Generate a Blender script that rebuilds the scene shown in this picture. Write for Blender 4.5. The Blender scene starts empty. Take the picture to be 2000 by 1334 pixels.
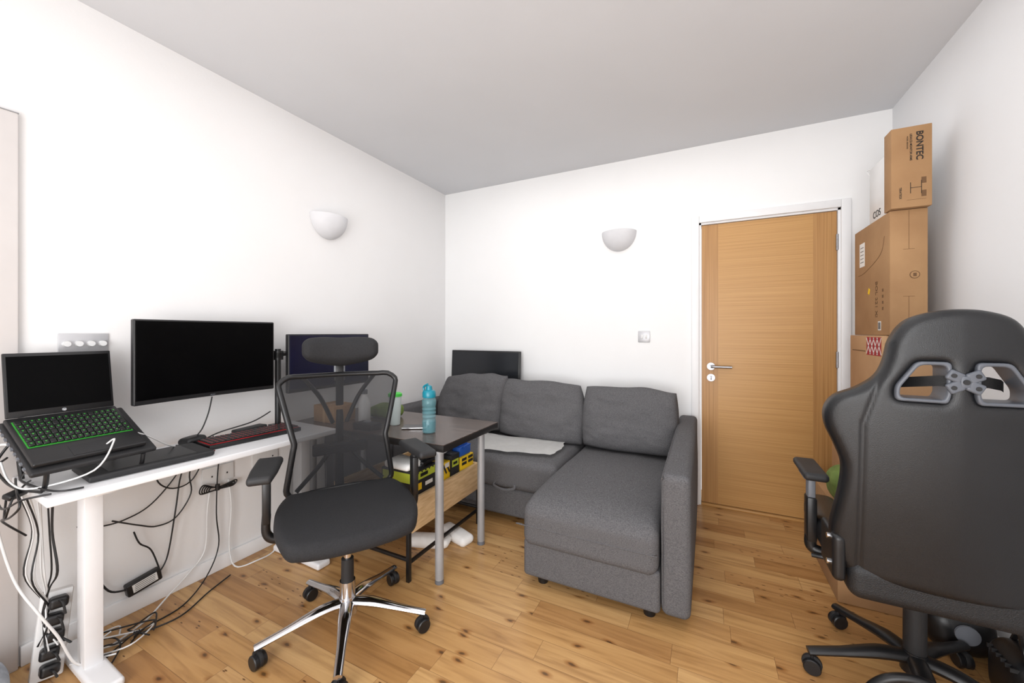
import bpy,bmesh,math,random
from mathutils import Vector,Matrix,noise
random.seed(4)
rad=math.radians
scene=bpy.context.scene
COL=scene.collection
# ------------------------------------------------------------ materials
def lin(c):
    r=[]
    for v in c:
        v=v/255.0
        r.append(v/12.92 if v<=0.04045 else ((v+0.055)/1.055)**2.4)
    return (r[0],r[1],r[2],1.0)
def mat(name,rgb,rough=.5,metal=0,rgb2=None,vs=8,bump=0,bs=200,emit=0,spec=.5,alpha=1,trans=0,coat=0,mapping=None):
    m=bpy.data.materials.new(name);m.use_nodes=True
    nt=m.node_tree;p=nt.nodes['Principled BSDF']
    p.inputs['Base Color'].default_value=lin(rgb)
    p.inputs['Roughness'].default_value=rough
    p.inputs['Metallic'].default_value=metal
    p.inputs['Specular IOR Level'].default_value=spec
    p.inputs['Alpha'].default_value=alpha
    p.inputs['Transmission Weight'].default_value=trans
    p.inputs['Coat Weight'].default_value=coat
    if emit:
        p.inputs['Emission Color'].default_value=lin(rgb);p.inputs['Emission Strength'].default_value=emit
    tc=nt.nodes.new('ShaderNodeTexCoord')
    vec=tc.outputs['Object']
    if mapping:
        mp=nt.nodes.new('ShaderNodeMapping');mp.inputs['Scale'].default_value=mapping
        nt.links.new(vec,mp.inputs['Vector']);vec=mp.outputs['Vector']
    if rgb2 is None:
        rgb2=tuple(max(0,min(255,c*.965)) for c in rgb)
    n=nt.nodes.new('ShaderNodeTexNoise');n.inputs['Scale'].default_value=vs;n.inputs['Detail'].default_value=5
    nt.links.new(vec,n.inputs['Vector'])
    r=nt.nodes.new('ShaderNodeValToRGB')
    r.color_ramp.elements[0].position=.35;r.color_ramp.elements[1].position=.65
    r.color_ramp.elements[0].color=lin(rgb2);r.color_ramp.elements[1].color=lin(rgb)
    nt.links.new(n.outputs['Fac'],r.inputs['Fac'])
    nt.links.new(r.outputs['Color'],p.inputs['Base Color'])
    if bump:
        n2=nt.nodes.new('ShaderNodeTexNoise');n2.inputs['Scale'].default_value=bs;n2.inputs['Detail'].default_value=3
        nt.links.new(tc.outputs['Object'],n2.inputs['Vector'])
        b=nt.nodes.new('ShaderNodeBump');b.inputs['Strength'].default_value=bump;b.inputs['Distance'].default_value=.002
        nt.links.new(n2.outputs['Fac'],b.inputs['Height']);nt.links.new(b.outputs['Normal'],p.inputs['Normal'])
    return m
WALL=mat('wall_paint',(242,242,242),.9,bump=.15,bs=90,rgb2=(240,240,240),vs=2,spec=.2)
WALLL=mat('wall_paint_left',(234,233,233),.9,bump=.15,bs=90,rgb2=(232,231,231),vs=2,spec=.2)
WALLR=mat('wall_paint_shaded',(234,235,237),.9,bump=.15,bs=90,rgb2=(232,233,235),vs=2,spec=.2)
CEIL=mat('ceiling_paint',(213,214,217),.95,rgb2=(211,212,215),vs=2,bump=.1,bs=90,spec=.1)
TRIM=mat('white_gloss_paint',(236,236,237),.4,rgb2=(233,233,234))
PANEL=mat('offwhite_panel',(212,207,205),.5,rgb2=(209,204,202))
WHITEP=mat('white_plastic',(228,228,228),.35)
WHITED=mat('white_laminate',(232,232,234),.35,rgb2=(228,228,230))
SCON=mat('plaster_white',(218,218,221),.7)
BLACK=mat('black_plastic',(24,24,26),.4,rgb2=(18,18,20))
BLACK2=mat('black_matte',(34,34,36),.6,rgb2=(28,28,30),bump=.2)
LEATH=mat('black_faux_leather',(21,22,25),.34,rgb2=(17,18,21),bump=.35,bs=600)
LEATH2=mat('black_textured_fabric',(27,28,31),.5,rgb2=(19,20,23),vs=300,bump=.8,bs=350)
FOAMB=mat('black_seat_fabric',(31,31,34),.8,rgb2=(20,20,23),vs=250,bump=.6,bs=400)
SCREEN=mat('dark_screen',(2,2,3),.4,rgb2=(1,1,2),spec=.08)
SCREENB=mat('dark_blue_screen',(9,12,44),.3,rgb2=(6,7,24),spec=.3,vs=2)
SCREENT=mat('dark_television_screen',(40,42,46),.18,rgb2=(34,36,40),spec=.5,vs=1.5)
CHROME=mat('chrome',(215,215,218),.12,1,rgb2=(205,205,208))
STEEL=mat('brushed_steel',(160,160,164),.35,1,rgb2=(148,148,152))
GREYM=mat('silver_painted_steel',(172,174,178),.4,.3,rgb2=(162,164,168))
GREYP=mat('grey_plastic',(110,113,120),.45)
GREYD=mat('slate_grey_plastic',(92,96,104),.42)
SOFA=mat('grey_woven_fabric',(106,105,107),.95,rgb2=(80,79,81),vs=190,bump=.5,bs=330,spec=.15,mapping=(1,1,2.5))
DARKT=mat('dark_walnut_laminate',(98,84,77),.27,rgb2=(66,55,51),vs=4,mapping=(1,14,14))
EDGEB=mat('table_edge_black',(24,22,22),.4)
OAKP=mat('light_oak_laminate',(220,190,148),.5,rgb2=(196,162,118),vs=5,mapping=(6,2,14))
CARD=mat('cardboard',(168,131,92),.85,rgb2=(156,119,82),vs=5,bump=.2,bs=60)
CARD2=mat('cardboard_pale',(188,150,112),.85,rgb2=(178,140,102),vs=5,bump=.2,bs=60)
TAPE=mat('packing_tape',(186,150,110),.3)
INK=mat('black_ink',(34,27,22),.7)
INKB=mat('brown_ink',(108,78,50),.8)
REDP=mat('red_print',(160,44,52),.7)
LABEL=mat('white_paper',(232,232,230),.7)
WCLOTH=mat('white_cotton',(250,249,247),.95,rgb2=(245,244,241),vs=30,bump=.3,bs=120)
GREEN=mat('green_fabric',(112,132,66),.9,rgb2=(90,108,50),vs=20,bump=.5)
LIME=mat('lime_green_print',(186,202,60),.6)
YEL=mat('yellow_plastic',(242,200,26),.5)
BLUE=mat('blue_plastic',(30,92,190),.5)
TEAL=mat('teal_plastic',(22,128,148),.3)
TEALC=mat('translucent_teal_plastic',(112,164,172),.12,alpha=.40,rgb2=(98,150,160))
GLID=mat('green_plastic_lid',(70,196,70),.4)
FROST=mat('frosted_plastic',(214,226,226),.3,alpha=.85)
GGLOW=mat('green_backlight',(56,164,54),.5,rgb2=(42,128,42),emit=.04)
RGLOW=mat('red_backlight',(190,34,40),.5,rgb2=(120,20,26),emit=.12)
KEYC=mat('black_keycap',(20,22,22),.45,rgb2=(14,16,16))
PLATE=mat('satin_plate',(196,196,199),.35,.25)
GREYCL=mat('grey_blue_cloth',(176,182,190),.95,rgb2=(150,156,166),vs=30,bump=.6,bs=90)
REDC=mat('red_cable',(110,24,30),.5)
WATER=mat('tinted_water',(96,146,156),.1,alpha=.5)
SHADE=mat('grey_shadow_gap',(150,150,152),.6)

def mesh_fabric():
    m=bpy.data.materials.new('black_mesh_fabric');m.use_nodes=True
    nt=m.node_tree;nd=nt.nodes;p=nd['Principled BSDF']
    p.inputs['Base Color'].default_value=lin((30,30,33));p.inputs['Roughness'].default_value=.8
    tr=nd.new('ShaderNodeBsdfTransparent');mx=nd.new('ShaderNodeMixShader')
    tc=nd.new('ShaderNodeTexCoord');w=nd.new('ShaderNodeTexNoise');w.inputs['Scale'].default_value=6
    nt.links.new(tc.outputs['Object'],w.inputs['Vector'])
    mr=nd.new('ShaderNodeMapRange');mr.inputs['To Min'].default_value=.70;mr.inputs['To Max'].default_value=.80
    nt.links.new(w.outputs['Fac'],mr.inputs['Value']);nt.links.new(mr.outputs['Result'],mx.inputs['Fac'])
    nt.links.new(tr.outputs[0],mx.inputs[1]);nt.links.new(p.outputs[0],mx.inputs[2])
    nt.links.new(mx.outputs[0],nd['Material Output'].inputs['Surface'])
    return m
MESHF=mesh_fabric()

class NT:
    def __init__(s,nt): s.nt=nt
    def m(s,op,a,b=None,c=None):
        n=s.nt.nodes.new('ShaderNodeMath');n.operation=op
        for i,v in enumerate((a,b,c)):
            if v is None: continue
            if isinstance(v,(int,float)): n.inputs[i].default_value=v
            else: s.nt.links.new(v,n.inputs[i])
        return n.outputs[0]
    def comb(s,x,y,z):
        n=s.nt.nodes.new('ShaderNodeCombineXYZ')
        for i,v in enumerate((x,y,z)):
            if isinstance(v,(int,float)): n.inputs[i].default_value=v
            else: s.nt.links.new(v,n.inputs[i])
        return n.outputs[0]
    def ramp(s,f,els):
        n=s.nt.nodes.new('ShaderNodeValToRGB');cr=n.color_ramp
        while len(cr.elements)<len(els): cr.elements.new(.5)
        for e,(p,c) in zip(cr.elements,els): e.position=p;e.color=lin(c)
        s.nt.links.new(f,n.inputs[0]);return n.outputs['Color']
    def mix(s,mode,f,a,b):
        n=s.nt.nodes.new('ShaderNodeMix');n.data_type='RGBA';n.blend_type=mode
        if isinstance(f,(int,float)): n.inputs[0].default_value=f
        else: s.nt.links.new(f,n.inputs[0])
        for i,v in ((6,a),(7,b)):
            if isinstance(v,tuple): n.inputs[i].default_value=v
            else: s.nt.links.new(v,n.inputs[i])
        return n.outputs[2]
def floor_mat():
    m=bpy.data.materials.new('oak_plank_floor');m.use_nodes=True
    nt=m.node_tree;h=NT(nt);nd=nt.nodes;p=nd['Principled BSDF']
    tc=nd.new('ShaderNodeTexCoord');sp=nd.new('ShaderNodeSeparateXYZ');nt.links.new(tc.outputs['Object'],sp.inputs[0])
    X,Y=sp.outputs[0],sp.outputs[1]
    W=.105
    yy=h.m('DIVIDE',h.m('ADD',Y,10),W);row=h.m('FLOOR',yy);fr=h.m('FRACT',yy)
    w1=nd.new('ShaderNodeTexWhiteNoise');w1.noise_dimensions='1D';nt.links.new(row,w1.inputs['W'])
    r1=w1.outputs['Value']
    L=h.m('MULTIPLY_ADD',r1,.35,.5)
    xs=h.m('ADD',h.m('DIVIDE',h.m('ADD',X,10),L),h.m('MULTIPLY',r1,37.3))
    idx=h.m('FLOOR',xs);fx=h.m('FRACT',xs)
    w2=nd.new('ShaderNodeTexWhiteNoise');w2.noise_dimensions='2D';nt.links.new(h.comb(row,idx,0),w2.inputs['Vector'])
    r2=w2.outputs['Value']
    base=h.ramp(r2,[(0,(166,120,72)),(.2,(192,148,96)),(.5,(201,158,104)),(.8,(210,170,118)),(1,(182,136,86))])
    g=nd.new('ShaderNodeTexNoise');g.inputs['Scale'].default_value=1;g.inputs['Detail'].default_value=7;g.inputs['Distortion'].default_value=.8
    nt.links.new(h.comb(h.m('ADD',h.m('MULTIPLY',X,2.4),h.m('MULTIPLY',r2,90)),h.m('MULTIPLY',Y,34),0),g.inputs['Vector'])
    gc=h.ramp(g.outputs['Fac'],[(.3,(188,172,152)),(.5,(236,230,221)),(.7,(255,255,252))])
    c=h.mix('MULTIPLY',.75,base,gc)
    v=nd.new('ShaderNodeTexVoronoi');v.inputs['Scale'].default_value=1;v.voronoi_dimensions='2D'
    nt.links.new(h.comb(h.m('ADD',h.m('MULTIPLY',X,3.0),h.m('MULTIPLY',g.outputs['Fac'],.2)),h.m('ADD',h.m('MULTIPLY',Y,6.0),h.m('MULTIPLY',r2,3)),0),v.inputs['Vector'])
    kn=h.ramp(v.outputs['Distance'],[(.0,(46,30,20)),(.024,(88,58,38)),(.048,(208,184,156)),(.10,(255,255,255))])
    c=h.mix('MULTIPLY',.8,c,kn)
    v2=nd.new('ShaderNodeTexVoronoi');v2.voronoi_dimensions='2D';v2.inputs['Scale'].default_value=1
    nt.links.new(h.comb(h.m('ADD',h.m('MULTIPLY',X,9),4.3),h.m('MULTIPLY',Y,30),0),v2.inputs['Vector'])
    sel=h.m('MULTIPLY',h.m('GREATER_THAN',r2,.82),.85)
    k2=h.ramp(v2.outputs['Distance'],[(.0,(66,42,28)),(.055,(116,82,54)),(.09,(255,255,255))])
    c=h.mix('MULTIPLY',sel,c,k2)
    e1=h.m('MULTIPLY',h.m('MINIMUM',fr,h.m('SUBTRACT',1,fr)),W)
    e2=h.m('MULTIPLY',h.m('MINIMUM',fx,h.m('SUBTRACT',1,fx)),L)
    gap=h.m('LESS_THAN',h.m('MINIMUM',e1,e2),.0010)
    c=h.mix('MIX',h.m('MULTIPLY',gap,.55),c,lin((100,66,40)))
    nt.links.new(c,p.inputs['Base Color']);p.inputs['Roughness'].default_value=.31
    b=nd.new('ShaderNodeBump');b.inputs['Strength'].default_value=.25;b.inputs['Distance'].default_value=.001
    nt.links.new(h.m('SUBTRACT',g.outputs['Fac'],gap),b.inputs['Height']);nt.links.new(b.outputs['Normal'],p.inputs['Normal'])
    return m
FLOORM=floor_mat()
def veneer(name,scale,cols):
    m=bpy.data.materials.new(name);m.use_nodes=True
    nt=m.node_tree;h=NT(nt);nd=nt.nodes;p=nd['Principled BSDF']
    tc=nd.new('ShaderNodeTexCoord');mp=nd.new('ShaderNodeMapping');mp.inputs['Scale'].default_value=scale
    nt.links.new(tc.outputs['Object'],mp.inputs[0])
    n=nd.new('ShaderNodeTexNoise');n.inputs['Scale'].default_value=1;n.inputs['Detail'].default_value=4
    nt.links.new(mp.outputs[0],n.inputs['Vector'])
    c=h.ramp(n.outputs['Fac'],cols)
    nt.links.new(c,p.inputs['Base Color']);p.inputs['Roughness'].default_value=.42
    return m
VH=veneer('oak_veneer_horizontal',(1.3,1.3,190),[(.3,(176,130,74)),(.5,(189,143,85)),(.7,(198,153,95))])
VV=veneer('oak_veneer_vertical',(150,150,1.6),[(.3,(164,118,66)),(.5,(177,131,77)),(.7,(188,142,87))])

# ------------------------------------------------------------ geometry kit
def TM(loc=(0,0,0),rot=(0,0,0),sc=(1,1,1)):
    return Matrix.Translation(loc)@(Matrix.Rotation(rad(rot[2]),4,'Z')@Matrix.Rotation(rad(rot[1]),4,'Y')@Matrix.Rotation(rad(rot[0]),4,'X'))@Matrix.Diagonal((*sc,1))
def catmull(pts,res=6,closed=False):
    P=[Vector(p) for p in pts];n=len(P);out=[]
    if n<3 and not closed: return P
    rng=n if closed else n-1
    for i in range(rng):
        if closed: a,b,c,d=P[(i-1)%n],P[i],P[(i+1)%n],P[(i+2)%n]
        else: a,b,c,d=P[max(i-1,0)],P[i],P[i+1],P[min(i+2,n-1)]
        for k in range(res):
            t=k/res
            out.append(.5*((2*b)+(c-a)*t+(2*a-5*b+4*c-d)*t*t+(3*b-a-3*c+d)*t**3))
    if not closed: out.append(P[-1])
    return out
class B:
    def __init__(s): s.bm=bmesh.new();s.mats=[]
    def mi(s,m):
        if m not in s.mats: s.mats.append(m)
        return s.mats.index(m)
    def add(s,t,m,mx=None):
        if mx is not None: bmesh.ops.transform(t,matrix=mx,verts=t.verts)
        i=s.mi(m)
        for f in t.faces: f.material_index=i
        me=bpy.data.meshes.new('t');t.to_mesh(me);t.free();s.bm.from_mesh(me);bpy.data.meshes.remove(me);return s
    def box(s,c,size,m,bev=0,seg=2,rot=(0,0,0),mx=None):
        t=bmesh.new();bmesh.ops.create_cube(t,size=1)
        bmesh.ops.scale(t,vec=size,verts=t.verts)
        if bev: bmesh.ops.bevel(t,geom=t.edges[:],offset=bev,segments=seg,profile=.5,affect='EDGES')
        M=TM(c,rot)
        if mx is not None: M=mx@M
        return s.add(t,m,M)
    def bx(s,x0,x1,y0,y1,z0,z1,m,bev=0,seg=2):
        return s.box(((x0+x1)/2,(y0+y1)/2,(z0+z1)/2),(x1-x0,y1-y0,z1-z0),m,bev,seg)
    def soft(s,c,size,r,m,puff=(0,0,0),n=6,rot=(0,0,0),fn=None,nz=0,seed=0,mx=None):
        t=bmesh.new();h=[d/2 for d in size]
        ax=[]
        for k in range(3):
            inn=h[k]-r
            l=[inn*(-1+2*i/n) for i in range(n+1)]
            rim=[r*math.tan(rad(q)) for q in (15,30,45)]
            ax.append([-(inn+q) for q in reversed(rim)]+l+[inn+q for q in rim])
        for k in range(3):
            a,b=(k+1)%3,(k+2)%3
            for sg in (-1,1):
                vs=[]
                for u in ax[a]:
                    rw=[]
                    for v in ax[b]:
                        p=[0,0,0];p[k]=sg*h[k];p[a]=u;p[b]=v
                        q=Vector([max(-(h[i]-r),min(h[i]-r,p[i])) for i in range(3)])
                        d=Vector(p)-q
                        w=q+d.normalized()*r
                        rw.append(t.verts.new(w))
                    vs.append(rw)
                for i in range(len(vs)-1):
                    for j in range(len(vs[0])-1):
                        f=[vs[i][j],vs[i+1][j],vs[i+1][j+1],vs[i][j+1]]
                        if sg<0: f.reverse()
                        t.faces.new(f)
        bmesh.ops.remove_doubles(t,verts=t.verts,dist=1e-5)
        for v in t.verts:
            u=[v.co[i]/h[i] for i in range(3)]
            o=[0,0,0]
            for k in range(3):
                if puff[k]:
                    a,b=(k+1)%3,(k+2)%3
                    o[k]=puff[k]*u[k]*(1-u[a]**2)*(1-u[b]**2)
            v.co+=Vector(o)
            if nz:
                v.co+=Vector(noise.noise_vector(v.co*7+Vector((seed*3.1,seed,0))))*nz
            if fn: v.co=Vector(fn(v.co))
        M=TM(c,rot)
        if mx is not None: M=mx@M
        return s.add(t,m,M)
    def cyl(s,p0,p1,r,m,r1=None,seg=24):
        p0,p1=Vector(p0),Vector(p1);d=p1-p0
        t=bmesh.new();bmesh.ops.create_cone(t,cap_ends=True,segments=seg,radius1=r,radius2=r if r1 is None else r1,depth=d.length)
        return s.add(t,m,Matrix.Translation((p0+p1)/2)@d.to_track_quat('Z','Y').to_matrix().to_4x4())
    def sph(s,c,size,m,rot=(0,0,0),seg=24):
        t=bmesh.new();bmesh.ops.create_uvsphere(t,u_segments=seg,v_segments=seg//2,radius=1)
        return s.add(t,m,TM(c,rot,tuple(d/2 for d in size)))
    def lathe(s,prof,m,mx=None,seg=32,a0=0,a1=360,sy=1):
        t=bmesh.new();full=abs(a1-a0)>=360
        n=seg if full else seg+1
        rings=[]
        for i in range(n):
            a=rad(a0+(a1-a0)*i/seg)
            rings.append([t.verts.new((r*math.cos(a),sy*r*math.sin(a),z)) for r,z in prof])
        for i in range(n if full else n-1):
            A,C=rings[i],rings[(i+1)%n]
            for j in range(len(prof)-1):
                try: t.faces.new((A[j],C[j],C[j+1],A[j+1]))
                except: pass
        bmesh.ops.remove_doubles(t,verts=t.verts,dist=1e-5)
        bmesh.ops.recalc_face_normals(t,faces=t.faces)
        return s.add(t,m,mx)
    def tube(s,pts,r,m,seg=8,res=6,closed=False,flat=None,mx=None):
        P=catmull(pts,res,closed) if len(pts)>2 else [Vector(p) for p in pts]
        n=len(P)
        if isinstance(r,(int,float)): R=[r]*n
        else:
            R=[]
            for i in range(n):
                f=i/(n-1)*(len(r)-1);k=min(int(f),len(r)-2);R.append(r[k]+(r[k+1]-r[k])*(f-k))
        t=bmesh.new();rings=[];up=None
        for i in range(n):
            if closed: d=(P[(i+1)%n]-P[(i-1)%n])
            else: d=P[min(i+1,n-1)]-P[max(i-1,0)]
            if d.length<1e-9: d=Vector((0,0,1))
            d.normalize()
            if up is None:
                up=Vector((0,0,1)) if abs(d.z)<.9 else Vector((1,0,0))
            up=(up-d*up.dot(d))
            if up.length<1e-6: up=d.orthogonal()
            up.normalize();sd=d.cross(up)
            fl=flat or 1
            rings.append([t.verts.new(P[i]+(up*math.sin(2*math.pi*k/seg)*fl+sd*math.cos(2*math.pi*k/seg))*R[i]) for k in range(seg)])
        for i in range(n if closed else n-1):
            A,C=rings[i],rings[(i+1)%n]
            for k in range(seg): t.faces.new((A[k],A[(k+1)%seg],C[(k+1)%seg],C[k]))
        if not closed:
            t.faces.new(rings[0][::-1]);t.faces.new(rings[-1])
        bmesh.ops.recalc_face_normals(t,faces=t.faces)
        return s.add(t,m,mx)
    def poly(s,outs,depth,bev,m,mx=None,voxel=0,fn=None):
        cu=bpy.data.curves.new('c','CURVE');cu.dimensions='2D';cu.fill_mode='BOTH'
        cu.extrude=max(depth/2-bev,0);cu.bevel_depth=bev;cu.bevel_resolution=3;cu.offset=-bev
        for o in outs:
            sp=cu.splines.new('POLY');sp.points.add(len(o)-1);sp.use_cyclic_u=True
            for i,q in enumerate(o): sp.points[i].co=(q[0],q[1],0,1)
        me=eval_mesh(bpy.data.objects.new('c',cu))
        if voxel:
            ob=bpy.data.objects.new('c2',me);md=ob.modifiers.new('r','REMESH');md.mode='VOXEL';md.voxel_size=voxel
            sm=ob.modifiers.new('s','SMOOTH');sm.iterations=3;sm.factor=.5
            me=eval_mesh(ob)
        t=bmesh.new();t.from_mesh(me);bpy.data.meshes.remove(me)
        bmesh.ops.remove_doubles(t,verts=t.verts,dist=1e-5)
        if fn:
            for v in t.verts: v.co=Vector(fn(v.co))
        return s.add(t,m,mx)
    def text(s,txt,size,m,mx,depth=.0004,bold=0):
        cu=bpy.data.curves.new('c','FONT');cu.body=txt;cu.size=size;cu.extrude=depth;cu.align_x='CENTER';cu.align_y='CENTER';cu.offset=bold
        me=eval_mesh(bpy.data.objects.new('c',cu))
        t=bmesh.new();t.from_mesh(me);bpy.data.meshes.remove(me)
        return s.add(t,m,mx)
def eval_mesh(ob):
    COL.objects.link(ob);dg=bpy.context.evaluated_depsgraph_get();dg.update()
    me=bpy.data.meshes.new_from_object(ob.evaluated_get(dg));bpy.data.objects.remove(ob);return me
def basis(o,x,y):
    x=Vector(x);y=Vector(y);z=x.cross(y)
    M=Matrix((x,y,z)).transposed().to_4x4();M.translation=Vector(o);return M
def O(b,name,parent=None,label=None,cat=None,kind=None,group=None,world=False,sharp=38):
    me=bpy.data.meshes.new(name)
    off=None
    if parent is None and kind is None:
        xs=[v.co for v in b.bm.verts]
        off=Vector(((min(v.x for v in xs)+max(v.x for v in xs))/2,(min(v.y for v in xs)+max(v.y for v in xs))/2,min(v.z for v in xs)))
        bmesh.ops.translate(b.bm,vec=-off,verts=b.bm.verts)
    b.bm.to_mesh(me);b.bm.free()
    for m in b.mats: me.materials.append(m)
    me.polygons.foreach_set('use_smooth',[True]*len(me.polygons))
    me.set_sharp_from_angle(angle=rad(sharp))
    ob=bpy.data.objects.new(name,me);COL.objects.link(ob)
    if off is not None: ob.location=off
    if parent is not None:
        ob.parent=parent
        if world:
            pm=Matrix.Identity(4);q=parent;ch=[]
            while q is not None:
                ch.append(q);q=q.parent
            for q in reversed(ch): pm=pm@q.matrix_parent_inverse@q.matrix_basis
            ob.matrix_parent_inverse=pm.inverted()
    if label: ob['label']=label
    if cat: ob['category']=cat
    if kind: ob['kind']=kind
    if group: ob['group']=group
    return ob
def E(name,label,cat,loc,rz=0,group=None):
    e=bpy.data.objects.new(name,None);e.empty_display_size=.1;COL.objects.link(e)
    e.location=loc;e.rotation_euler=(0,0,rad(rz));e['label']=label;e['category']=cat
    if group: e['group']=group
    return e
# ------------------------------------------------------------ room
XL,XR,YB,YF,H=-2.265,1.0,3.09,-1.5,2.57
b=B();b.bx(XL-.1,XR+.1,YF-.1,YB+.3,-.06,0,FLOORM);O(b,'floor',kind='structure')
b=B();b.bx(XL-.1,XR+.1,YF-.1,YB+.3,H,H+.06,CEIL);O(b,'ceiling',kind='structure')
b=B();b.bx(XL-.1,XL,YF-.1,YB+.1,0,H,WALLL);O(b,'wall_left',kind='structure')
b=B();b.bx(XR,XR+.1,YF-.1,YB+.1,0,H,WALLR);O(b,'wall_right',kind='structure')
DX0,DX1,DH=-.045,.760,2.018
b=B();b.bx(XL,DX0,YB,YB+.12,0,H,WALL);b.bx(DX1,XR,YB,YB+.12,0,H,WALL);b.bx(DX0,DX1,YB,YB+.12,DH,H,WALL)
O(b,'wall_back',kind='structure')
b=B();b.bx(XL,XR,YF-.1,YF,0,.35,WALL);b.bx(XL,XR,YF-.1,YF,2.3,H,WALL);b.bx(XL,XL+.2,YF-.1,YF,.35,2.3,WALL);b.bx(XR-.2,XR,YF-.1,YF,.35,2.3,WALL)
O(b,'wall_front',kind='structure')
b=B()
for x in (XL+.2,-1.2,-.1,XR-.25): b.bx(x,x+.05,YF-.07,YF-.02,.35,2.3,TRIM)
b.bx(XL+.2,XR-.2,YF-.07,YF-.02,.35,.4,TRIM);b.bx(XL+.2,XR-.2,YF-.07,YF-.02,2.25,2.3,TRIM)
O(b,'window_1',kind='structure')
b=B();b.bx(XL,XL+.015,.47,YB,0,.075,TRIM,.003);O(b,'baseboard_left',kind='structure')
b=B();b.bx(XL+.02,DX0-.045,YB-.015,YB,0,.075,TRIM,.003);b.bx(DX1+.045,XR-.02,YB-.015,YB,0,.075,TRIM,.003);O(b,'baseboard_back',kind='structure')
b=B();b.bx(XR-.015,XR,YF,YB,0,.075,TRIM,.003);O(b,'baseboard_right',kind='structure')
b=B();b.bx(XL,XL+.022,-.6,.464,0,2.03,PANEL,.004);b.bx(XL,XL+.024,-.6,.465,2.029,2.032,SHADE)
O(b,'trim_1',kind='structure')
b=B()
b.bx(DX0-.045,DX0+.004,YB-.018,YB,0,DH+.045,TRIM,.004)
b.bx(DX1-.004,DX1+.045,YB-.018,YB,0,DH+.045,TRIM,.004)
b.bx(DX0+.004,DX1-.004,YB-.018,YB,DH-.004,DH+.045,TRIM,.004)
b.bx(DX0,DX0+.017,YB,YB+.12,0,DH,TRIM);b.bx(DX1-.017,DX1,YB,YB+.12,0,DH,TRIM);b.bx(DX0,DX1,YB,YB+.12,DH-.017,DH,TRIM)
O(b,'trim_2',kind='structure')
b=B();b.bx(DX0+.018,DX1-.018,YB-.006,YB+.12,0,.016,VH,.003);O(b,'trim_3',kind='structure')
lx0,lx1=DX0+.02,DX1-.02;ly0,ly1=YB+.012,YB+.055;sx0=lx0+.105;sx1=lx1-.12
b=B();b.bx(lx0,sx0,ly0,ly1,.022,DH-.02,VV);b.bx(sx0,sx1,ly0,ly1,.022,DH-.02,VH);b.bx(sx1,lx1,ly0,ly1,.022,DH-.02,VV)
door=O(b,'door_1',kind='structure')
b=B();hx,hz=.035,.992
b.cyl((hx,ly0,hz),(hx,ly0-.009,hz),.026,STEEL,seg=32);b.cyl((hx,ly0-.008,hz),(hx,ly0-.048,hz),.009,STEEL)
b.tube([(hx,ly0-.045,hz),(hx+.02,ly0-.05,hz),(hx+.07,ly0-.05,hz),(hx+.128,ly0-.05,hz)],.009,STEEL,seg=12)
O(b,'door_handle',door,label='brushed steel lever handle')
b=B();b.cyl((hx,ly0,.912),(hx,ly0-.009,.912),.026,STEEL,seg=32);b.cyl((hx,ly0-.008,.912),(hx,ly0-.022,.912),.011,STEEL);b.box((hx,ly0-.026,.912),(.006,.012,.026),STEEL,.002)
O(b,'door_lock',door,label='round steel thumb turn lock')
for z in (1.80,1.06,.25):
    b=B();b.cyl((lx1+.001,ly0-.008,z-.05),(lx1+.001,ly0-.008,z+.05),.007,STEEL);b.bx(lx1-.004,lx1+.006,ly0-.004,ly0+.012,z-.05,z+.05,STEEL)
    O(b,'hinge',door,label='steel butt hinge')
def sconce(loc,rz,label):
    b=B()
    outer=[(.132*math.cos(rad(t)),-.150*math.sin(rad(t))) for t in range(0,91,6)]
    inner=[(.124*math.cos(rad(t)),-.138*math.sin(rad(t))) for t in range(90,-1,-6)]
    prof=outer+inner+[outer[0]]
    b.lathe(prof,SCON,seg=32,a0=180,a1=360,sy=.85,mx=TM(loc,(0,0,rz)))
    b.box((0,-.004,-.05),(.20,.008,.07),SCON,mx=TM(loc,(0,0,rz)))
    return O(b,'wall_light',label=label,cat='wall light',group='plaster wall lights')
sconce((XL+.001,1.775,2.005),90,'white half-bowl plaster uplighter on the wall above the desks')
sconce((-.605,YB-.001,2.015),0,'white half-bowl plaster uplighter on the wall near the door')
ls=E('light_switch','square satin light switch on the wall beside the door','switch',(-.418,YB,1.16))
b=B();b.bx(-.461,-.375,YB-.007,YB-.0005,1.158,1.244,PLATE,.003);O(b,'switch_plate',ls,world=True)
for dx in (-.014,.014):
    b=B();b.box((-.418+dx,YB-.009,1.201),(.018,.006,.03),WHITEP,.002,rot=(6,0,0));O(b,'rocker',ls,world=True,label='white rocker')
ds=E('dimmer_switch','four gang satin dimmer switch plate on the wall above the laptop','switch',(XL,.635,1.15))
b=B();b.bx(XL+.0005,XL+.007,.564,.708,1.150,1.228,PLATE,.003);O(b,'switch_plate',ds,world=True)
for i in range(4):
    y=.585+i*.034;b=B();b.cyl((XL+.006,y,1.186),(XL+.024,y,1.186),.012,WHITEP,r1=.0105,seg=20);O(b,'knob',ds,world=True)
for (y,z,nm) in ((1.12,.50,'white double wall socket below the desk'),(1.36,.52,'white double wall socket behind the mesh chair')):
    s=E('wall_socket',nm,'socket',(XL,y,z-.04),group='wall sockets')
    b=B();b.bx(XL+.0005,XL+.01,y-.073,y+.073,z-.043,z+.043,WHITEP,.003)
    b.box((XL+.0105,y-.03,z-.005),(.002,.006,.008),BLACK);b.box((XL+.0105,y+.04,z-.005),(.002,.006,.008),BLACK)
    O(b,'socket_plate',s,world=True)
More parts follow.
